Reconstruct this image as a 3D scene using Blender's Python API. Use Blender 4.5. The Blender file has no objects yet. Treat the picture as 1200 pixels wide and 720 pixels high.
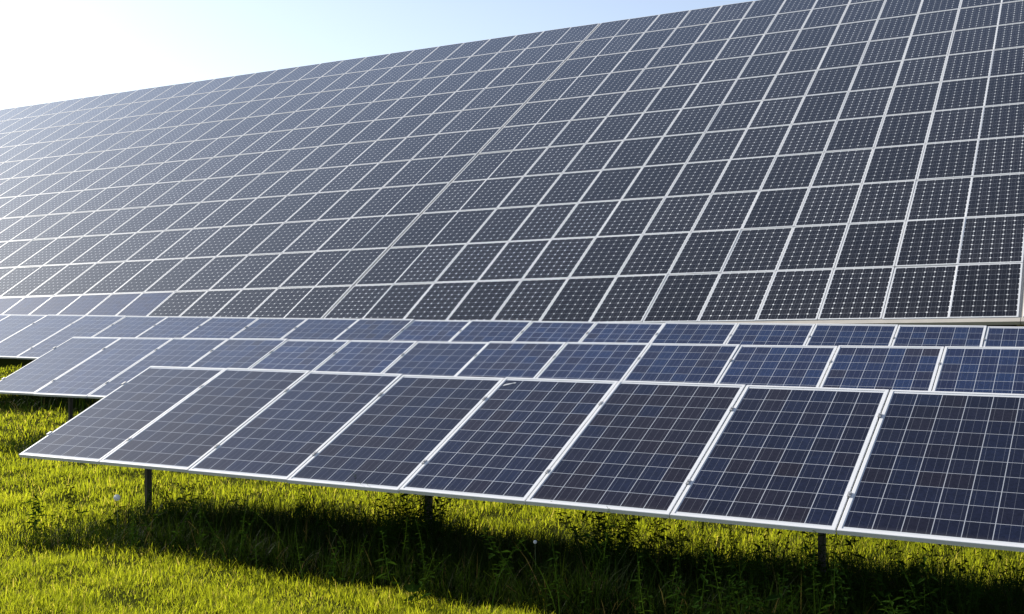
import bpy, math, random
import numpy as np
from mathutils import Vector, Matrix

random.seed(7)
rng = np.random.default_rng(11)
S = bpy.context.scene
COL = S.collection
R = math.radians
CAM_Z = 1.9
UP = np.array([0.0, 0.0, CAM_Z])

# ------------------------------------------------------------------ tunables
SUN_AZ = -51.5      # degrees from +Y, minus is left
SUN_EL = 29.0
SUN_STRENGTH = 5.0
SKY_STRENGTH = 0.108
EXPOSURE = 0.72

# ------------------------------------------------------------------ helpers
def tag(o, label=None, cat=None, group=None, kind=None):
    if label: o['label'] = label
    if cat: o['category'] = cat
    if group: o['group'] = group
    if kind: o['kind'] = kind
    return o

def empty(name, label, cat, group=None, loc=(0, 0, 0), mat=None):
    o = bpy.data.objects.new(name, None)
    COL.objects.link(o)
    o.empty_display_size = 0.1
    if mat is not None: o.matrix_world = mat
    else: o.location = loc
    return tag(o, label, cat, group)

def link(name, mesh, parent=None):
    o = bpy.data.objects.new(name, mesh)
    COL.objects.link(o)
    if parent is not None: o.parent = parent
    return o

def mesh_from(name, verts, faces, mats, midx=None, smooth=False):
    m = bpy.data.meshes.new(name)
    m.from_pydata([tuple(v) for v in verts], [], faces)
    for a in mats: m.materials.append(a)
    if midx: m.polygons.foreach_set('material_index', midx)
    if smooth: m.polygons.foreach_set('use_smooth', [True] * len(m.polygons))
    m.update()
    return m

class MB:
    """collects boxes, bars and tubes and links them as one mesh object"""
    def __init__(self): self.v = []; self.f = []
    def box(self, c, ax, ay, az):           # centre and three half-axis vectors
        c, ax, ay, az = map(np.asarray, (c, ax, ay, az)); b = len(self.v)
        for k in (-1, 1):
            for j in (-1, 1):
                for i in (-1, 1): self.v.append(c + i * ax + j * ay + k * az)
        for q in ((0, 2, 3, 1), (4, 5, 7, 6), (0, 1, 5, 4), (2, 6, 7, 3), (0, 4, 6, 2), (1, 3, 7, 5)):
            self.f.append([b + x for x in q])
    def tube(self, pts, rad, n=8):
        pts = [np.asarray(p, float) for p in pts]; b = len(self.v)
        if not hasattr(rad, '__len__'): rad = [rad] * len(pts)
        for i, p in enumerate(pts):
            d = pts[min(i + 1, len(pts) - 1)] - pts[max(i - 1, 0)]; d /= np.linalg.norm(d)
            a = np.cross(d, (1, 0, 0) if abs(d[0]) < .8 else (0, 1, 0)); a /= np.linalg.norm(a); c = np.cross(d, a)
            for k in range(n):
                t = 2 * math.pi * k / n; self.v.append(p + rad[i] * (math.cos(t) * a + math.sin(t) * c))
        for i in range(len(pts) - 1):
            for k in range(n):
                self.f.append([b + i * n + k, b + i * n + (k + 1) % n, b + (i + 1) * n + (k + 1) % n, b + (i + 1) * n + k])
        self.f.append([b + k for k in range(n)][::-1]); self.f.append([b + (len(pts) - 1) * n + k for k in range(n)])
    def build(self, name, mat, parent=None):
        return link(name, mesh_from(name, self.v, self.f, [mat]), parent)

# ------------------------------------------------------------------ node helpers
def new_mat(name):
    m = bpy.data.materials.new(name); m.use_nodes = True
    nt = m.node_tree; nt.nodes.clear()
    out = nt.nodes.new('ShaderNodeOutputMaterial')
    return m, nt, out

class G:
    def __init__(self, nt): self.nt = nt
    def put(self, sock, v):
        if v is None: return
        if hasattr(v, 'is_output'): self.nt.links.new(v, sock)
        else: sock.default_value = v
    def math(self, op, a, b=None, c=None, clamp=False):
        n = self.nt.nodes.new('ShaderNodeMath'); n.operation = op; n.use_clamp = clamp
        self.put(n.inputs[0], a); self.put(n.inputs[1], b)
        if c is not None: self.put(n.inputs[2], c)
        return n.outputs[0]
    def mix(self, f, a, b, mode='MIX'):
        n = self.nt.nodes.new('ShaderNodeMix'); n.data_type = 'RGBA'; n.blend_type = mode
        self.put(n.inputs[0], f)
        self.put(n.inputs[6], a if hasattr(a, 'is_output') else (*a, 1)); self.put(n.inputs[7], b if hasattr(b, 'is_output') else (*b, 1))
        return n.outputs[2]
    def node(self, t, **kw):
        n = self.nt.nodes.new(t)
        for k, v in kw.items(): setattr(n, k, v)
        return n
    def noise(self, vec, scale, detail=3, rough=.55, w=None):
        n = self.node('ShaderNodeTexNoise')
        if w is not None: n.noise_dimensions = '4D'; self.put(n.inputs['W'], w)
        self.put(n.inputs['Vector'], vec); n.inputs['Scale'].default_value = scale
        n.inputs['Detail'].default_value = detail; n.inputs['Roughness'].default_value = rough
        return n.outputs[0]
    def ramp(self, f, *stops):
        n = self.node('ShaderNodeValToRGB'); cr = n.color_ramp
        while len(cr.elements) < len(stops): cr.elements.new(.5)
        for e, (p, c) in zip(cr.elements, stops): e.position = p; e.color = (*c, 1)
        self.put(n.inputs[0], f); return n.outputs[0]
    def comb(self, x, y, z=0.0):
        n = self.node('ShaderNodeCombineXYZ'); self.put(n.inputs[0], x); self.put(n.inputs[1], y); self.put(n.inputs[2], z); return n.outputs[0]

CELL = 0.1578
IW, IL_P, IL_M = 6 * CELL + 0.006, 10 * CELL + 0.024, 10 * CELL + 0.006

def cell_mat(name, mono, brown, dull=0.0, lines=1.0, sheen=.38, sat=1.0):
    """solar cells under dusty glass; pattern from the sheet's UVs, in metres"""
    m, nt, out = new_mat(name); g = G(nt); k = .60 + .40 * sat
    uv = g.node('ShaderNodeUVMap').outputs[0]
    sp = g.node('ShaderNodeSeparateXYZ'); nt.links.new(uv, sp.inputs[0])
    x = g.math('DIVIDE', sp.outputs[0], CELL); y = g.math('DIVIDE', sp.outputs[1], CELL)
    at = g.node('ShaderNodeAttribute', attribute_name='prnd')
    rnd = g.math('FRACT', g.math('ADD', g.node('ShaderNodeObjectInfo').outputs['Random'], at.outputs['Fac']))
    ix = g.math('FLOOR', x); iy = g.math('FLOOR', y)
    fx = g.math('ABSOLUTE', g.math('SUBTRACT', g.math('FRACT', x), .5)); fy = g.math('ABSOLUTE', g.math('SUBTRACT', g.math('FRACT', y), .5))
    wn = g.node('ShaderNodeTexWhiteNoise', noise_dimensions='3D')
    nt.links.new(g.comb(ix, iy, g.math('MULTIPLY', rnd, 917.0)), wn.inputs['Vector'])
    cr = wn.outputs['Value']
    wn2 = g.node('ShaderNodeTexWhiteNoise', noise_dimensions='3D')
    nt.links.new(g.comb(g.math('ADD', ix, 31.5), iy, g.math('MULTIPLY', rnd, 517.0)), wn2.inputs['Vector'])
    off = g.math('MULTIPLY', rnd, 40.0)
    if mono:
        base = g.mix(cr, (.010, .010, .0125), (.017, .0165, .0185))
        gap = g.math('GREATER_THAN', g.math('MAXIMUM', fx, fy), .5 - .0080)
        dia = g.math('GREATER_THAN', g.math('ADD', fx, fy), 1 - .125)
        bus = g.math('LESS_THAN', g.math('ABSOLUTE', g.math('SUBTRACT', fx, .215)), .0062)
        base = g.mix(g.math('MULTIPLY', bus, .55), base, (.30, .31, .33))
        base = g.mix(gap, base, (.50, .51, .52)); base = g.mix(dia, base, (.74, .74, .73))
    else:
        vo = g.node('ShaderNodeTexVoronoi', voronoi_dimensions='3D'); vo.inputs['Scale'].default_value = 75.0
        nt.links.new(g.comb(sp.outputs[0], sp.outputs[1], off), vo.inputs['Vector'])
        vs = g.node('ShaderNodeSeparateColor'); nt.links.new(vo.outputs['Color'], vs.inputs[0])
        blue = g.ramp(cr, (0, (.0085 * k, .010 * k, (.018 + .012 * sat) * k)), (.5, (.010 * k, (.011 + .004 * sat) * k, (.023 + .020 * sat) * k)), (1, (.011 * k, (.014 + .007 * sat) * k, (.030 + .030 * sat) * k)))
        # some cells lean to brown; more of them in some modules than in others
        pan = g.node('ShaderNodeTexWhiteNoise', noise_dimensions='1D'); nt.links.new(g.math('MULTIPLY', rnd, 333.0), pan.inputs['W'])
        bth = g.math('SUBTRACT', 1.0, g.math('MULTIPLY', brown, g.math('ADD', .35, g.math('MULTIPLY', pan.outputs['Value'], 1.1))))
        isb = g.math('MULTIPLY', g.math('SUBTRACT', wn2.outputs['Value'], bth), 2.4, clamp=True)
        base = g.mix(isb, blue, tuple((.0165 * k, .0130 * k, .0185 * k)))
        grain = g.math('ADD', .72, g.math('MULTIPLY', vs.outputs[0], .56))
        base = g.mix(1.0, base, g.comb(grain, grain, grain), 'MULTIPLY')
        gap = g.math('GREATER_THAN', g.math('MAXIMUM', g.math('ADD', fx, .002), fy), .5 - .0125)
        bus = g.math('LESS_THAN', g.math('ABSOLUTE', g.math('SUBTRACT', g.math('FRACT', g.math('MULTIPLY', x, 3.0)), .5)), .020)
        base = g.mix(g.math('MULTIPLY', bus, .24 * lines), base, (.36, .38, .42))
        base = g.mix(g.math('MULTIPLY', gap, lines), base, (.40, .42, .45))
    pv = g.node('ShaderNodeTexWhiteNoise', noise_dimensions='1D'); nt.links.new(g.math('MULTIPLY', rnd, 71.0), pv.inputs['W'])
    pvv = g.math('ADD', .82, g.math('MULTIPLY', pv.outputs['Value'], .36)); base = g.mix(1.0, base, g.comb(pvv, pvv, pvv), 'MULTIPLY')
    # outside the cell field: white backsheet margin
    nx = g.math('ADD', g.math('LESS_THAN', sp.outputs[0], 0.0), g.math('GREATER_THAN', sp.outputs[0], 6 * CELL))
    ny = g.math('ADD', g.math('LESS_THAN', sp.outputs[1], 0.0), g.math('GREATER_THAN', sp.outputs[1], 10 * CELL))
    base = g.mix(g.math('ADD', nx, ny, clamp=True), base, (.58, .59, .60))
    # thin film of dust on the glass, streaked down the slope
    st = g.noise(g.comb(g.math('MULTIPLY', sp.outputs[0], 9.0), g.math('MULTIPLY', sp.outputs[1], 1.4), off), 1.0, 4)
    edge = g.math('SUBTRACT', 1.0, g.math('DIVIDE', sp.outputs[1], .05), clamp=True)
    dust = g.math('ADD', g.math('MULTIPLY', st, .010 + dull), g.math('MULTIPLY', g.math('MULTIPLY', edge, edge), g.math('MULTIPLY', st, .12)))
    base = g.mix(dust, base, (.42, .40, .36))
    p = g.node('ShaderNodeBsdfPrincipled')
    g.put(p.inputs['Base Color'], base)
    p.inputs['IOR'].default_value = 1.5
    g.put(p.inputs['Roughness'], g.math('ADD', .10, g.math('MULTIPLY', st, .05)))
    p.inputs['Specular IOR Level'].default_value = sheen; p.inputs['Specular Tint'].default_value = ((.30, .52, 1.0, 1) if sat > .5 else (.62, .56, 1.0, 1)) if not mono else (.50, .72, 1.0, 1)
    # anti-reflection coated glass: weak, slightly blue mirror that grows towards grazing angles
    fr = g.node('ShaderNodeFresnel'); fr.inputs['IOR'].default_value = 1.205
    gl = g.node('ShaderNodeBsdfGlossy'); gl.inputs['Color'].default_value = (.78, .90, 1.0, 1)
    g.put(gl.inputs['Roughness'], g.math('ADD', .024, g.math('MULTIPLY', st, .03)))
    mx = g.node('ShaderNodeMixShader'); nt.links.new(fr.outputs[0], mx.inputs[0])
    nt.links.new(p.outputs[0], mx.inputs[1]); nt.links.new(gl.outputs[0], mx.inputs[2])
    nt.links.new(mx.outputs[0], out.inputs[0])
    return m

def plain(name, col, rough=.5, metal=0.0, var=.15, scale=14.0, spec=.5):
    m, nt, out = new_mat(name); g = G(nt)
    co = g.node('ShaderNodeTexCoord').outputs['Object']
    n = g.noise(co, scale, 4)
    lo = tuple(c * (1 - var) for c in col); hi = tuple(min(1, c * (1 + var)) for c in col)
    p = g.node('ShaderNodeBsdfPrincipled')
    g.put(p.inputs['Base Color'], g.mix(n, lo, hi))
    g.put(p.inputs['Roughness'], g.math('ADD', rough - .08, g.math('MULTIPLY', n, .16)))
    p.inputs['Metallic'].default_value = metal; p.inputs['Specular IOR Level'].default_value = spec
    nt.links.new(p.outputs[0], out.inputs[0]); return m

def blade_mat(name, c0, c1, c2, dry, tr=.45, spec=.03):
    m, nt, out = new_mat(name); g = G(nt)
    at = g.node('ShaderNodeAttribute', attribute_name='tint')
    sc = g.node('ShaderNodeSeparateColor'); nt.links.new(at.outputs['Color'], sc.inputs[0])
    pos = g.node('ShaderNodeNewGeometry').outputs['Position']
    patch = g.noise(pos, 1.3, 3)
    f = g.math('ADD', g.math('MULTIPLY', sc.outputs[0], .6), g.math('MULTIPLY', g.math('SUBTRACT', patch, .3), .9), clamp=True)
    col = g.ramp(f, (0, c0), (.5, c1), (1, c2))
    col = g.mix(g.math('GREATER_THAN', sc.outputs[1], .955), col, dry)
    d = g.node('ShaderNodeBsdfPrincipled'); g.put(d.inputs['Base Color'], col)
    d.inputs['Roughness'].default_value = .6; d.inputs['Specular IOR Level'].default_value = spec
    t = g.node('ShaderNodeBsdfTranslucent')
    g.put(t.inputs['Color'], g.mix(1.0, col, (2.1, 2.0, 1.1), 'MULTIPLY'))
    mx = g.node('ShaderNodeMixShader'); mx.inputs[0].default_value = tr
    nt.links.new(d.outputs[0], mx.inputs[1]); nt.links.new(t.outputs[0], mx.inputs[2]); nt.links.new(mx.outputs[0], out.inputs[0])
    return m

M = dict(
    poly=cell_mat('blue_cells_under_glass', False, .62, sheen=.14, sat=.35),
    polyb=cell_mat('bluer_cells_under_glass', False, .30, sheen=.28),
    polyfar=cell_mat('plain_blue_cells_under_glass', False, .05, .004, .45),
    mono=cell_mat('black_cells_under_glass', True, 0, sheen=.10),
    frame=plain('anodised_frame', (.65, .65, .65), .45, .0, .04, 5),
    back=plain('white_backsheet', (.6, .6, .6), .6),
    steel=plain('galvanised_steel', (.30, .31, .31), .5, .5, .2, 25),
    rust=plain('weathered_post_steel', (.055, .05, .045), .65, .3, .3, 18),
    rail=plain('tan_rail', (.46, .42, .36), .6, .0, .12, 6),
    clamp=plain('clamp_metal', (.34, .34, .34), .45, .4, .2, 30),
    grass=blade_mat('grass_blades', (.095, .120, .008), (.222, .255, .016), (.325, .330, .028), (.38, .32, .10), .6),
    tall=blade_mat('shade_darkened_tall_grass', (.006, .016, .003), (.010, .021, .003), (.022, .034, .004), (.06, .05, .025), .32, .03),  # blade green darkened to carry the shade under the rows
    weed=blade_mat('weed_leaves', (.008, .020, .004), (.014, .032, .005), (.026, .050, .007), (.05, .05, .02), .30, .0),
    stem=plain('dandelion_stem', (.10, .14, .05), .6),
    fluff=plain('seed_fluff', (.80, .80, .78), .8),
    white=plain('white_smear', (.50, .50, .50), .7),
)

# ------------------------------------------------------------------ camera
F_PX = 1341.38
cam = bpy.data.cameras.new('camera'); cam.sensor_width = 36.0; cam.lens = 36.0 * F_PX / 1200.0
cam.clip_start = .05; cam.clip_end = 4000
co = bpy.data.objects.new('camera', cam); COL.objects.link(co)
co.location = (0, 0, CAM_Z); co.rotation_euler = (R(90 - .027), 0, 0)
S.camera = co

def proj(p):
    d = np.asarray(p, float) - UP
    return 600 + F_PX * d[0] / d[1], 360 - F_PX * d[2] / d[1]

# ------------------------------------------------------------------ sky and sun
w = bpy.data.worlds.new('World'); S.world = w; w.use_nodes = True
nt = w.node_tree; bg = nt.nodes['Background']
sky = nt.nodes.new('ShaderNodeTexSky'); sky.sky_type = 'NISHITA'; sky.sun_disc = False
sky.sun_elevation = R(SUN_EL); sky.sun_rotation = R(SUN_AZ)
sky.altitude = 200; sky.air_density = 1.0; sky.dust_density = 0.75; sky.ozone_density = 1.0
hs = nt.nodes.new('ShaderNodeHueSaturation'); hs.inputs['Saturation'].default_value = .80; hs.inputs['Hue'].default_value = .508
nt.links.new(sky.outputs[0], hs.inputs['Color']); nt.links.new(hs.outputs[0], bg.inputs[0]); bg.inputs[1].default_value = SKY_STRENGTH
sl = bpy.data.lights.new('sun', 'SUN'); sl.energy = SUN_STRENGTH; sl.angle = R(.53); sl.color = (1.0, .95, .86)
so = bpy.data.objects.new('sun', sl); COL.objects.link(so)
sd = Vector((math.sin(R(SUN_AZ)) * math.cos(R(SUN_EL)), math.cos(R(SUN_AZ)) * math.cos(R(SUN_EL)), math.sin(R(SUN_EL))))
so.rotation_euler = sd.to_track_quat('Z', 'Y').to_euler(); so.location = (-30, 40, 40)

# ------------------------------------------------------------------ fitted layout
def uv_axes(az, el, tilt):
    az, el, tilt = R(az), R(el), R(tilt)
    u = np.array([math.cos(el) * math.cos(az), math.cos(el) * math.sin(az), math.sin(el)])
    h = np.array([-math.sin(az), math.cos(az), 0])
    up = np.cross(u, h); up /= np.linalg.norm(up)
    v = math.cos(tilt) * h + math.sin(tilt) * up
    return u, v, np.cross(u, v)

PITCH = 1.01
L_ROW = 1.6635
ROWS = [  # top-left corner, azimuth, elevation, first and last panel, post positions
    dict(o=np.array([-3.5708, 11.3014, -.5858]) + UP, az=-29.510, el=.1796, a=0, b=7, posts=(.73, 3.73, 6.72)),
    dict(o=np.array([-6.4613, 16.8496, -.4431]) + UP, az=-28.718, el=.2694, a=0, b=12, posts=(.78, 3.78, 6.78, 9.78, 12.2)),
    dict(o=np.array([-8.6022, 21.2217, -.1554]) + UP, az=-28.206, el=-.2695, a=-2, b=16, posts=(-1.2, 1.8, 4.8, 7.8, 10.8, 13.8, 16.4)),
]
TILT = 25.1135
B0 = np.array([-4.0195, 23.2237, -.4220]) + UP
BU, BV, BN = uv_axes(-27.2873, 1.1527, 31.920)
B_L = 1.6491
NR = 11

# ------------------------------------------------------------------ ground
HS = np.array([.458, .889]); HT = np.array([.889, -.458])
PROF_S = np.array([-400, 8.0, 10.0, 12.0, 15.0, 17.5, 18.9, 19.6, 33.6, 34.6, 44, 70, 140, 500, 1500])
PROF_Z = np.array([-.6, 0, .04, .13, .36, .55, .64, .98, 9.70, 10.15, 10.2, 6, 2, 0, -1])
_w = rng.uniform(0, 6.28, 8)
def ground_z(x, y):
    x = np.asarray(x, float); y = np.asarray(y, float)
    s = x * HS[0] + y * HS[1]; t = x * HT[0] + y * HT[1]
    z = np.interp(s, PROF_S, PROF_Z)
    z = np.where((s > -400) & (s < 8.0), np.where(s > 0, 0.0, s * .0015), z)
    tc = np.clip(t + 9.4 + 4.0, -70, 40)       # rise of the hill along its length
    z = z + np.clip((s - 15) / 4, 0, 1) * .0201 * np.clip(t + 14.2, -70, 40)
    n = .030 * np.sin(1.1 * x + _w[0]) * np.sin(.9 * y + _w[1]) + .018 * np.sin(2.6 * x + 1.3 * y + _w[2]) + .010 * np.sin(4.7 * y - 3.9 * x + _w[3])
    return z + n

ss = np.concatenate([[-700, -300, -120, -50, -20, -8], np.arange(-4, 24, .25), np.arange(24, 46, 1.0), [50, 60, 70, 90, 120, 160, 250, 500, 900, 1500]])
ts = np.concatenate([[-1500, -700, -350, -180, -110, -75, -60], np.arange(-50, -22, 1.5), np.arange(-22, 12, .25), np.arange(12, 40, 2.0), [50, 80, 140, 300, 700, 1500]])
TT, SS = np.meshgrid(ts, ss)
GX = SS * HS[0] + TT * HT[0]; GY = SS * HS[1] + TT * HT[1]
GZ = ground_z(GX, GY)
ni, nj = SS.shape
gm = bpy.data.meshes.new('ground')
idx = np.arange(ni * nj).reshape(ni, nj)
quads = np.stack([idx[:-1, :-1], idx[:-1, 1:], idx[1:, 1:], idx[1:, :-1]], -1).reshape(-1, 4)
gm.from_pydata(np.stack([GX, GY, GZ], -1).reshape(-1, 3).tolist(), [], quads.tolist())
gm.polygons.foreach_set('use_smooth', [True] * len(gm.polygons))
m, nt2, out = new_mat('meadow_soil'); g = G(nt2)
pos = g.node('ShaderNodeNewGeometry').outputs['Position']
a = g.noise(pos, .7, 5); b = g.noise(pos, 18, 4)
col = g.mix(a, (.022, .032, .005), (.048, .056, .007)); col = g.mix(g.math('MULTIPLY', b, .6), col, (.032, .026, .010))
p = g.node('ShaderNodeBsdfPrincipled'); g.put(p.inputs['Base Color'], col); p.inputs['Roughness'].default_value = 1.0; p.inputs['Specular IOR Level'].default_value = 0
nt2.links.new(p.outputs[0], out.inputs[0])
gm.materials.append(m)
tag(link('ground', gm), kind='structure')

# ------------------------------------------------------------------ solar panels
def frame_mesh(name, wd, ln, fl, th):
    # z = 0 is the top of the frame; local x along the row, y up the slope, origin at the lower-left corner
    ob = [(0, 0), (wd, 0), (wd, ln), (0, ln)]; ib = [(fl, fl), (wd - fl, fl), (wd - fl, ln - fl), (fl, ln - fl)]
    c = .0022
    obc = [(c, c), (wd - c, c), (wd - c, ln - c), (c, ln - c)]
    rings = [[(x, y, -th) for x, y in ob], [(x, y, -c) for x, y in ob], [(x, y, 0) for x, y in obc], [(x, y, 0) for x, y in ib], [(x, y, -th + .002) for x, y in ib]]
    v = [p for r in rings for p in r]; f = []
    for k in range(4):
        for i in range(4):
            j = (i + 1) % 4; f.append([k * 4 + i, k * 4 + j, (k + 1) * 4 + j, (k + 1) * 4 + i])
    for i in range(4):
        j = (i + 1) % 4; f.append([16 + i, 16 + j, j, i])
    return v, f

def sheet_geo(wd, ln, fl):
    e = .0006; z1, z0 = -.0035, -.0085
    v = [(x, y, z) for z in (z1, z0) for x, y in ((fl - e, fl - e), (wd - fl + e, fl - e), (wd - fl + e, ln - fl + e), (fl - e, ln - fl + e))]
    f = [[0, 1, 2, 3], [7, 6, 5, 4]]
    return v, f

def sheet_uv(v, wd, ln):
    return [(p[0] - (wd - 6 * CELL) / 2, p[1] - (ln - 10 * CELL) / 2) for p in v]

P_W, P_L, P_FL = 1.001, L_ROW, .0215
M_W, M_L, M_FL = 1.000, 1.628, .0265
def make_sheet(name, wd, ln, fl, mat):
    v, f = sheet_geo(wd, ln, fl); m = mesh_from(name, v, f, [mat, M['back']], [0, 1])
    uvl = m.uv_layers.new(name='UVMap'); uvs = sheet_uv(v, wd, ln)
    for l in m.loops: uvl.data[l.index].uv = uvs[l.vertex_index]
    return m
fm_p = mesh_from('frame', *frame_mesh('frame', P_W, P_L, P_FL, .028), [M['frame']])
fm_m = mesh_from('frame', *frame_mesh('frame', M_W, M_L, M_FL, .036), [M['frame']])
sh_p = make_sheet('cell_sheet', P_W, P_L, P_FL, M['poly'])
sh_q = make_sheet('cell_sheet', P_W, P_L, P_FL, M['polyb'])
sh_b = make_sheet('cell_sheet', M_W, M_L, M_FL, M['polyfar'])
sh_m = make_sheet('cell_sheet', M_W, M_L, M_FL, M['mono'])

def axes_matrix(o, u, v, n):
    return Matrix(((u[0], v[0], n[0], o[0]), (u[1], v[1], n[1], o[1]), (u[2], v[2], n[2], o[2]), (0, 0, 0, 1)))

def jitter(k=1.0):
    return Matrix.Translation((random.gauss(0, .0012), random.gauss(0, .0035) * k, random.gauss(0, .0012))) @ \
        Matrix.Rotation(R(random.gauss(0, .10) * k), 4, 'X') @ Matrix.Rotation(R(random.gauss(0, .10) * k), 4, 'Y')

proto = {}
def panel(kind, fm, sm, label, group, mat):
    """an Empty at the panel's lower left corner with its frame and its cell sheet"""
    if kind not in proto:
        r = empty('solar_panel', label, 'solar panel', group, mat=mat)
        link('frame', fm, r); link('cell_sheet', sm, r)
        proto[kind] = r; return r
    src = proto[kind]
    r = src.copy(); COL.objects.link(r); r.matrix_world = mat
    r['label'] = label; r['group'] = group
    for ch in src.children:
        if ch.name.split('.')[0] in ('frame', 'cell_sheet'):
            c = ch.copy(); COL.objects.link(c); c.parent = r
    return r

ORD = ['zeroth', 'first', 'second', 'third', 'fourth', 'fifth', 'sixth', 'seventh', 'eighth', 'ninth', 'tenth', 'eleventh', 'twelfth',
       'thirteenth', 'fourteenth', 'fifteenth', 'sixteenth', 'seventeenth', 'eighteenth', 'nineteenth', 'twentieth']
ORD += ['twenty-' + x for x in ORD[1:10]] + ['thirtieth'] + ['thirty-' + x for x in ORD[1:10]]

def row_label(k, i):
    if k == 0:
        if i == 0: return 'large blue panel at the free left end of the nearest row'
        if i == 4: return 'large blue panel of nearest row with a small white smear at its upper left corner'
        if i == 7: return 'large dark blue panel of nearest row, cut by the right edge of the photo'
        return f'large blue panel of the nearest row, {ORD[i + 1]} from its free left end'
    if k == 1:
        if i == 0: return 'blue panel at the free left end of the second row, over a dark post'
        if i == 12: return 'blue panel of the second row, cut by the right edge of the photo'
        return f'blue panel of the second row, {ORD[i + 1]} from its free left end'
    if i == -2: return 'blue panel of third row, of which a sliver shows at the left photo edge'
    if i == 16: return 'blue panel of the third row, cut by the right edge of the photo'
    return f'half hidden blue panel of the third row, {ORD[17 - i]} from the right photo edge'

GROUPS = ('panels of the nearest row', 'panels of the second row', 'panels of the third row')
NEAR = ('nearest', 'second', 'third')
for k, rw in enumerate(ROWS):
    u, v, n = uv_axes(rw['az'], rw['el'], TILT)
    rw['u'], rw['v'], rw['n'] = u, v, n
    bot = rw['o'] - v * L_ROW
    rw['bot'] = bot
    for i in range(rw['a'], rw['b'] + 1):
        r = panel('row' if k == 0 else 'backrow', fm_p, sh_p if k == 0 else sh_q, row_label(k, i), GROUPS[k], axes_matrix(bot + u * (PITCH * i + .0045), u, v, n) @ jitter())
        if k == 0 and i == 4:
            sv = []; sf = []
            for (cx, cy, rx, ry, an) in ((.085, 1.555, .038, .011, .5), (.125, 1.575, .016, .008, .3), (.055, 1.535, .014, .010, .9)):
                b0 = len(sv)
                for lv, zz in ((1.0, -.0028), (.8, -.0012)):
                    for q in range(14):
                        t = 2 * math.pi * q / 14; rr = lv * (1 + .22 * math.sin(3 * t + cx * 90))
                        a, b = rx * rr * math.cos(t), ry * rr * math.sin(t)
                        sv.append((cx + a * math.cos(an) - b * math.sin(an), cy + a * math.sin(an) + b * math.cos(an), zz))
                for q in range(14): sf.append([b0 + q, b0 + (q + 1) % 14, b0 + 14 + (q + 1) % 14, b0 + 14 + q])
                sf.append([b0 + 14 + q for q in range(14)])
            link('smear', mesh_from('smear', sv, sf, [M['white']]), r)['label'] = 'small white smear near the panel corner'

# mounting racks of the three rows
def sigma_post(mb, base, top, u, hh, sx=.017, sy=.026, t=.004):
    """an open C section standing upright"""
    for (du, dh, hu, hv) in ((0, -sy, sx, t), (-sx, 0, t, sy - t - .0005), (sx, 0, t, sy - t - .0005)):
        c = (base + top) / 2 + u * du + hh * dh
        mb.box(c, u * hu, hh * hv, np.array([0, 0, (top[2] - base[2]) / 2]))

for k, rw in enumerate(ROWS):
    u, v, n, bot = rw['u'], rw['v'], rw['n'], rw['bot']
    uh = np.array([u[0], u[1], 0]); uh /= np.linalg.norm(uh); hh = np.array([-uh[1], uh[0], 0])
    ctr = bot + u * PITCH * rw['posts'][0] + v * .8
    gz = float(ground_z(ctr[0], ctr[1]))
    root = empty('mounting_rack', f'steel rack with single posts and rails carrying the {NEAR[k]} row of blue panels', 'mounting rack',
                 'racks under the blue rows', loc=(ctr[0], ctr[1], gz))
    inv = -np.array([ctr[0], ctr[1], gz])
    a0, b0 = rw['a'] * PITCH + .03, (rw['b'] + 1) * PITCH - .03
    for wv in (.36, 1.30):
        mb = MB(); c = bot + inv + u * (a0 + b0) / 2 + v * wv - n * .0625
        mb.box(c, u * (b0 - a0) / 2, v * .020, n * .0215); mb.build('purlin', M['steel'], root)
    for pi in rw['posts']:
        q = bot + u * PITCH * pi
        tp = q + v * .8 - n * .168; gzp = float(ground_z(tp[0], tp[1])) - .3
        mb = MB(); base = np.array([tp[0], tp[1], gzp])
        sigma_post(mb, base + inv, tp + inv + np.array([0, 0, -.01]), uh, hh); mb.build('post', M['rust'], root)
        mb = MB(); mb.box(q + inv + v * .92 - n * .1265, u * .024, v * .62, n * .0405); mb.build('rafter', M['steel'], root)
    for i in range(rw['a'], rw['b'] + 2):
        end = i in (rw['a'], rw['b'] + 1)
        for wv in (.36, 1.30):
            x = i * PITCH + (0 if not end else (-.004 if i == rw['a'] else .004))
            mb = MB(); c = bot + inv + u * x + v * wv
            mb.box(c - n * .02, u * .0045, v * .022, n * .0205)
            mb.box(c + n * .0035, u * (.010 if not end else .012), v * .024, n * .0030)
            if not end: mb.tube([c + n * .0066, c + n * .0115], .0065, 6)
            mb.build('clamp', M['clamp'], root)

# ------------------------------------------------------------------ the big hillside array
TABLE = 13
def col_x(c):                       # left edge of column c, in metres along the array from the wide joint
    tgap = .050
    return PITCH * c + .005 + (tgap * .5 if c in (0, TABLE) else 0) - (tgap * .5 if c in (-1, TABLE - 1) else 0)

def place(c, r):
    o = B0 + BU * col_x(c) + BV * (B_L * r + .0105)
    return axes_matrix(o, BU, BV, BN)

cand = []; rest = []
for r in range(NR):
    for c in range(-36, 18):
        q = np.array([proj(B0 + BU * PITCH * (c + a) + BV * B_L * (r + b)) for a, b in ((0, 0), (1, 0), (1, 1), (0, 1))])
        if r == 0 and c <= -6:
            if c >= -11: cand.append((1e9, c, r, q))
            else: rest.append((c, r))
            continue
        x0, x1, y0, y1 = q[:, 0].min(), q[:, 0].max(), q[:, 1].min(), q[:, 1].max()
        if x1 < 2 or x0 > 1198 or y1 < 3:
            if c >= -33: rest.append((c, r))
            continue
        area = abs(np.cross(q[2] - q[0], q[3] - q[1])) / 2
        vis = max(0, min(x1, 1200) - max(x0, 0)) / (x1 - x0) * max(0, min(y1, 720) - max(y0, 0)) / (y1 - y0)
        if r == 0: vis *= .8 if c > -2 else .45
        cand.append((area * vis, c, r, q))
cand.sort(key=lambda t: -t[0])
nblk = 0
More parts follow.
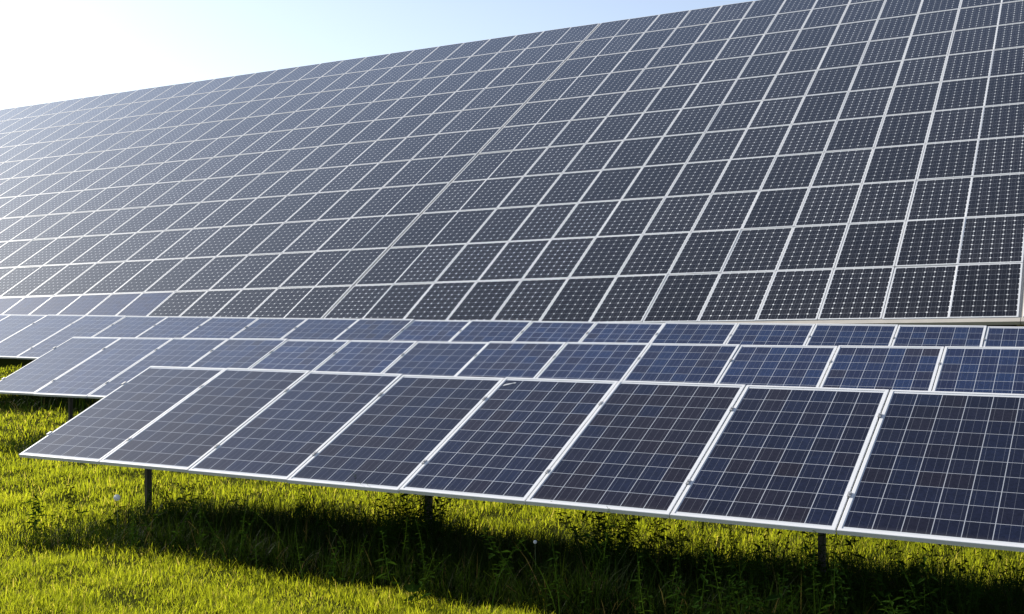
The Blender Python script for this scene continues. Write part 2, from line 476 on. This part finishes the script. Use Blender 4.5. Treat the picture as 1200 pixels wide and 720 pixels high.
def side(c):
    return f'{ORD[-c]} column left of the tan joint' if c < 0 else f'{ORD[c + 1]} column right of the tan joint'
for a, c, r, q in cand:
    if r == 0 and c <= -6:
        lab = f'plain blue panel in the bottom hillside row, {ORD[-c - 5]} left of the black ones'
        panel('farblue', fm_m, sh_b, lab, 'plain blue panels of the hillside array', place(c, r) @ jitter(.8)); continue
    if nblk < 300:
        rowname = 'bottom hillside row' if r == 0 else ('top hillside row' if r == NR - 1 else f'{ORD[r + 1]} hillside row from bottom')
        panel('black', fm_m, sh_m, f'black panel in the {rowname}, {side(c)}', 'black panels of the hillside array', place(c, r) @ jitter(.8)); nblk += 1
    else: rest.append((c, r))

fv, ff = frame_mesh('f', M_W, M_L, M_FL, .040); sv, sf = sheet_geo(M_W, M_L, M_FL)
allv = []; allf = []; mi = []; pr = []; luv = []
suv = sheet_uv(sv, M_W, M_L)
for c, r in rest:
    mt = place(c, r) @ jitter(.8); rr = random.random()
    b0 = len(allv); allv += [mt @ Vector(p) for p in fv]
    for f in ff: allf.append([b0 + i for i in f]); mi.append(0); pr.append(rr); luv += [(0, 0)] * len(f)
    b0 = len(allv); allv += [mt @ Vector(p) for p in sv]
    for k, f in enumerate(sf):
        allf.append([b0 + i for i in f]); mi.append((3 if (r == 0 and c <= -6) else 1) if k == 0 else 2); pr.append(rr); luv += [suv[i] for i in f]
m = mesh_from('far_panels', allv, allf, [M['frame'], M['mono'], M['back'], M['polyfar']], mi)
uvl = m.uv_layers.new(name='UVMap'); uvl.data.foreach_set('uv', np.array(luv).ravel())
at = m.attributes.new('prnd', 'FLOAT', 'FACE'); at.data.foreach_set('value', pr)
tag(link('far_panels', m), 'small far panels at the upper left end of the hillside array', 'solar panels', kind='stuff')

# racks under the hillside array, one per table of thirteen columns
TN = {0: 'tan rack under the hillside panels right of the wide joint', -1: 'tan rack under the hillside panels just left of the wide joint',
      -2: 'tan rack under the far left hillside panels, second table left of the joint', 1: 'tan rack at the right photo edge under the hillside panels',
      -3: 'tan rack under the farthest upper left hillside panels'}
top_len = NR * B_L
for tb, lab in TN.items():
    c0, c1 = tb * TABLE, tb * TABLE + TABLE
    if tb == 1: c1 = c0 + 5
    if tb == -3: c0 = -33
    x0, x1 = c0 * PITCH + .022, c1 * PITCH - .022
    org = B0 + BU * (x0 + x1) / 2; gz = float(ground_z(org[0], org[1]))
    root = empty('array_rack', lab, 'mounting rack', 'racks under the hillside array', loc=(org[0], org[1], gz)); inv = -np.array([org[0], org[1], gz])
    def bar(name, xa, xb, wv, hv, d0, d1, mat):
        mb = MB(); c = B0 + inv + BU * (xa + xb) / 2 + BV * wv - BN * (d0 + d1) / 2
        mb.box(c, BU * (xb - xa) / 2, BV * hv, BN * (d1 - d0) / 2); return mb.build(name, mat, root)
    bar('bottom_beam', x0 - .018, x1 + .018, -.050, .055, .012, .070, M['rail'])
    for r in range(1, NR): bar('purlin', x0, x1, B_L * r, .045, .042, .085, M['frame'])
    bar('purlin', x0, x1, top_len - .10, .045, .042, .085, M['frame'])
    nb = 4
    for q in range(nb + 1):
        xx = x0 + (x1 - x0) * q / nb
        if q == 0: xx += .012
        if q == nb: xx -= .012
        edge = q in (0, nb)
        bar('rafter', xx - .030, xx + .030, top_len / 2, top_len / 2 - .05, .087, .190, M['rail'])
        if edge:      # cover strip seen in the joint between two tables
            xe = x0 - .004 if q == 0 else x1 + .004
            bar('edge_strip', xe - .016, xe + .016, top_len / 2, top_len / 2 - .01, .022, .041, M['rail'])
        mb = MB()
        for wv in (1.2, 6.4, 11.6, 16.8):
            tp = B0 + BU * xx + BV * wv - BN * .20; gzz = float(ground_z(tp[0], tp[1])) - .3
            c = np.array([tp[0], tp[1], (tp[2] + gzz) / 2]) + inv
            pm = MB(); pm.box(c, np.array([.045, 0, 0]), np.array([0, .045, 0]), np.array([0, 0, max(.05, (tp[2] - gzz) / 2)])); pm.build('post', M['steel'], root)

# ------------------------------------------------------------------ grass
def blades(P, H, Wd, lean, curve, tint, name, mat, nseg=3):
    """one mesh of tapering bent blades; P (n,3), H heights, Wd widths, lean angle, extra bend"""
    n = len(P); az = rng.uniform(0, 2 * np.pi, n); face = az + rng.normal(0, .5, n)
    d = np.stack([np.cos(az), np.sin(az)], -1); wv = np.stack([-np.sin(face), np.cos(face)], -1)
    V = np.zeros((n, 2 * nseg + 1, 3))
    for k in range(nseg + 1):
        f = k / nseg
        ang = lean + curve * f
        rad = H * f * np.sin(ang); zz = H * f * np.cos(ang)
        ctr = P.copy(); ctr[:, 0] += d[:, 0] * rad; ctr[:, 1] += d[:, 1] * rad; ctr[:, 2] += zz
        if k == nseg: V[:, 2 * nseg] = ctr
        else:
            ww = (Wd * (1 - .55 * f) / 2)[:, None] * wv
            V[:, 2 * k] = ctr; V[:, 2 * k + 1] = ctr
            V[:, 2 * k, :2] -= ww; V[:, 2 * k + 1, :2] += ww
    nv = 2 * nseg + 1
    tri = []; sizes = []
    for k in range(nseg - 1): tri += [2 * k, 2 * k + 1, 2 * k + 3, 2 * k + 2]; sizes.append(4)
    tri += [2 * nseg - 2, 2 * nseg - 1, 2 * nseg]; sizes.append(3)
    loops = (np.arange(n)[:, None] * nv + np.array(tri)[None]).ravel()
    sz = np.tile(sizes, n); st = np.concatenate([[0], np.cumsum(sz)[:-1]])
    m = bpy.data.meshes.new(name)
    m.vertices.add(n * nv); m.vertices.foreach_set('co', V.astype(np.float32).ravel())
    m.loops.add(len(loops)); m.loops.foreach_set('vertex_index', loops.astype(np.int32))
    m.polygons.add(len(sz)); m.polygons.foreach_set('loop_start', st.astype(np.int32)); m.polygons.foreach_set('loop_total', sz.astype(np.int32))
    m.polygons.foreach_set('use_smooth', np.ones(len(sz), bool))
    m.update(calc_edges=True)
    at = m.attributes.new('tint', 'FLOAT_COLOR', 'POINT')
    c = np.ones((n, nv, 4), np.float32); c[:, :, 0] = tint[:, None]; c[:, :, 1] = rng.uniform(0, 1, n)[:, None]
    at.data.foreach_set('color', c.ravel())
    m.materials.append(mat)
    return m

def patch_noise(x, y, k, ph):
    return (np.sin(k * x + ph) * np.sin(k * .83 * y + 1.7 * ph) + np.sin(k * 1.9 * (x * .6 + y * .8) + ph * 2.3) * .6 + np.sin(k * 3.1 * (x * .8 - y * .6) + ph) * .4) / 2

def scatter(n, ymin, ymax, lx, rx):
    """points thinning out with distance between two lines of sight"""
    f = rng.uniform(0, 1, n); y = 1 / (1 / ymin + f * (1 / ymax - 1 / ymin)); y = y + rng.normal(0, .05, n)
    x = y * rng.uniform(lx, rx, n) + rng.normal(0, .3, n)
    return x, y

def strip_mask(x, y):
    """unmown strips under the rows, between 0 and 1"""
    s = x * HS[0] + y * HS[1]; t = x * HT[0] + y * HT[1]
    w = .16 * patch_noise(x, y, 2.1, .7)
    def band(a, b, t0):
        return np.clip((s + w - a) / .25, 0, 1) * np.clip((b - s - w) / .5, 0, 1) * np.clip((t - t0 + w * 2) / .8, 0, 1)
    return np.maximum.reduce([band(6.22, 8.35, -7.75), band(9.8, 11.6, -13.0), band(12.7, 14.6, -17.6)])  # first band's edges follow the front row's shadow, painted by the dark blades

# mown lawn
x, y = scatter(800000, 5.0, 26, -.80, .60)
z = ground_z(x, y); s_ = x * HS[0] + y * HS[1]
keep = (s_ < 18.5) & (strip_mask(x, y) < rng.uniform(.2, 1.0, len(x)))
cl = patch_noise(x, y, 5.3, 2.0) + .7 * patch_noise(x, y, 13, 4.0)
keep &= rng.uniform(0, 1, len(x)) < np.clip(.72 + .45 * cl, .25, 1)
x, y, z, cl = x[keep], y[keep], z[keep], cl[keep]; n = len(x)
dist = np.clip(y / 8, 1, 3)
H = rng.gamma(7, .0068, n) * (1 + .45 * np.clip(cl, -.8, 1.2)) * np.where(rng.uniform(size=n) < .03, 1.5, 1) * np.clip(dist, 1, 1.3)
Wd = rng.uniform(.0028, .0058, n) * dist
m = blades(np.stack([x, y, z - .005], -1), H, Wd, np.abs(rng.normal(.18, .22, n)), np.abs(rng.normal(.45, .4, n)), rng.uniform(0, 1, n), 'lawn_grass', M['grass'])
tag(link('lawn_grass', m), 'short yellow-green sunlit meadow grass in front of and between the rows', 'grass', kind='stuff')

# taller grass under the rows, its green darkened to deepen the shade there
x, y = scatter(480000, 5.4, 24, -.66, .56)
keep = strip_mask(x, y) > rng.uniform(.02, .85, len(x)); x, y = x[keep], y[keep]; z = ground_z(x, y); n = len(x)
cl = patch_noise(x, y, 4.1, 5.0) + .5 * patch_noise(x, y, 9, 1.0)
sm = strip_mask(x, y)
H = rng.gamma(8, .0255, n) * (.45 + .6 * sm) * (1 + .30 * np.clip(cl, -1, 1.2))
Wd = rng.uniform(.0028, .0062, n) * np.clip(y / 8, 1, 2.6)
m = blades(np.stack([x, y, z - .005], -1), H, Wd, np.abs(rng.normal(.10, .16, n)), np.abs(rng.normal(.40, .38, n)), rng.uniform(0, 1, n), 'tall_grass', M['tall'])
tag(link('tall_grass', m), 'tall unmown grass under the rows, shade painted into its dark green', 'grass', kind='stuff')

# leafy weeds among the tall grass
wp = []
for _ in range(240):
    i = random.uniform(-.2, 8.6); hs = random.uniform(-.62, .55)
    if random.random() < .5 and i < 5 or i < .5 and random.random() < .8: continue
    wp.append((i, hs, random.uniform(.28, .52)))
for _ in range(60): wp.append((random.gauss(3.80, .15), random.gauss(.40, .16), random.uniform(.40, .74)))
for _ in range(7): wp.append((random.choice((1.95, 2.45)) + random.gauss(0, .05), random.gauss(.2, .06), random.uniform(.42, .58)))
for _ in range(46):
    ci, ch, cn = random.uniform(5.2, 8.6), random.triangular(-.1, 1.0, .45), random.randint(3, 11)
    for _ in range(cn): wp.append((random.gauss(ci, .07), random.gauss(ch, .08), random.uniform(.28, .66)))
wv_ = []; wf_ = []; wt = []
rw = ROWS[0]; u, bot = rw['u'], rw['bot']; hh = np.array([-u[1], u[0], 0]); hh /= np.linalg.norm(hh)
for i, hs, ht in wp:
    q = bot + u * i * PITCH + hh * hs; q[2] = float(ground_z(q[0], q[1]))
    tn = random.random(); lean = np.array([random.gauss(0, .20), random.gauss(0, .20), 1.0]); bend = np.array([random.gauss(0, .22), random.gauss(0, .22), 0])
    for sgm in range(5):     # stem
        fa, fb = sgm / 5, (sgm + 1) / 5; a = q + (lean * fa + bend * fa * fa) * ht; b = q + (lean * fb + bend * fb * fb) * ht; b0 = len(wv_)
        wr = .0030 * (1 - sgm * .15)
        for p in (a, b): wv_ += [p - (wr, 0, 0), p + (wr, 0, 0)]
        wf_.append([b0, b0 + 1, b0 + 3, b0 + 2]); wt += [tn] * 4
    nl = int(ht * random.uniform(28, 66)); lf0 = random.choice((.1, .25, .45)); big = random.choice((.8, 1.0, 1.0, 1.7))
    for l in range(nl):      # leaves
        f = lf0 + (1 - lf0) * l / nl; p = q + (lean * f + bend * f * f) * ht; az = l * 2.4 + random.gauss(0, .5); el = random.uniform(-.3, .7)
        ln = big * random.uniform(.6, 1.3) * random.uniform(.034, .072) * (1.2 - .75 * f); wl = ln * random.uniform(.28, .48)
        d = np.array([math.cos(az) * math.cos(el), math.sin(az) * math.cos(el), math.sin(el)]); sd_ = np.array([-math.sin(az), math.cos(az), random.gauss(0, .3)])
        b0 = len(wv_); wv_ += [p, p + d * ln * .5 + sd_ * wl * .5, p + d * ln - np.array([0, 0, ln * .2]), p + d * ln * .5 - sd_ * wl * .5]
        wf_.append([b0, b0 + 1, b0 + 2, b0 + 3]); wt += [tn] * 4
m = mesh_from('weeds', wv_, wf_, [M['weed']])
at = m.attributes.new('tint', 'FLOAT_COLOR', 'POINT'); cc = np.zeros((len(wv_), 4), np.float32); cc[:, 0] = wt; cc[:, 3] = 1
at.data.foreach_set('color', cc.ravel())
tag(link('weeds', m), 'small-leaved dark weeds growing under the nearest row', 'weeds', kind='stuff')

# dandelion clocks
def dandelion(px, py, zr, label, rad=.021):
    yy = F_PX * (CAM_Z - zr) / (py - 360); xx = (px - 600) / F_PX * yy
    gz = float(ground_z(xx, yy)); ht = zr - gz
    r = empty('dandelion', label, 'dandelion', 'dandelion clocks in the tall grass', loc=(xx, yy, gz))
    mb = MB(); mb.tube([(.01, .0, 0), (.004, .003, ht * .5), (0, 0, ht)], [.0028, .0024, .0018], 6); mb.build('stem', M['stem'], r)
    mb = MB()
    for k in range(150):
        zc = 1 - 2 * (k + .5) / 150; a = k * 2.39996; rr = math.sqrt(1 - zc * zc); d = np.array([rr * math.cos(a), rr * math.sin(a), zc])
        t1 = np.cross(d, (0, 0, 1.0)) if abs(zc) < .9 else np.cross(d, (1.0, 0, 0)); t1 /= np.linalg.norm(t1); t2 = np.cross(d, t1)
        c = np.array([0, 0, ht]); b0 = len(mb.v)
        mb.v += [c + d * .003 + t1 * .0004, c + d * .003 - t1 * .0004, c + d * rad]; mb.f.append([b0, b0 + 1, b0 + 2])
        b0 = len(mb.v)
        for q in range(6):
            an = q * math.pi / 3; mb.v.append(c + d * (rad + .0015) + (t1 * math.cos(an) + t2 * math.sin(an)) * .0042)
        mb.v.append(c + d * rad)
        for q in range(6): mb.f.append([b0 + q, b0 + (q + 1) % 6, b0 + 6])
    mb.build('seed_head', M['fluff'], r)
dandelion(137, 584, .36, 'white dandelion clock just left of the leftmost front post', .024)
dandelion(627, 636, .34, 'small dandelion clock in the dark shade below the middle of the nearest row', .010)

# ------------------------------------------------------------------ output
S.view_settings.view_transform = 'Standard'; S.view_settings.look = 'None'
S.view_settings.gamma = 1; S.view_settings.exposure = EXPOSURE; S.view_settings.use_curve_mapping = False
S.render.engine = 'CYCLES'
S.cycles.max_bounces = 8; S.cycles.transmission_bounces = 4; S.cycles.diffuse_bounces = 3; S.cycles.glossy_bounces = 3
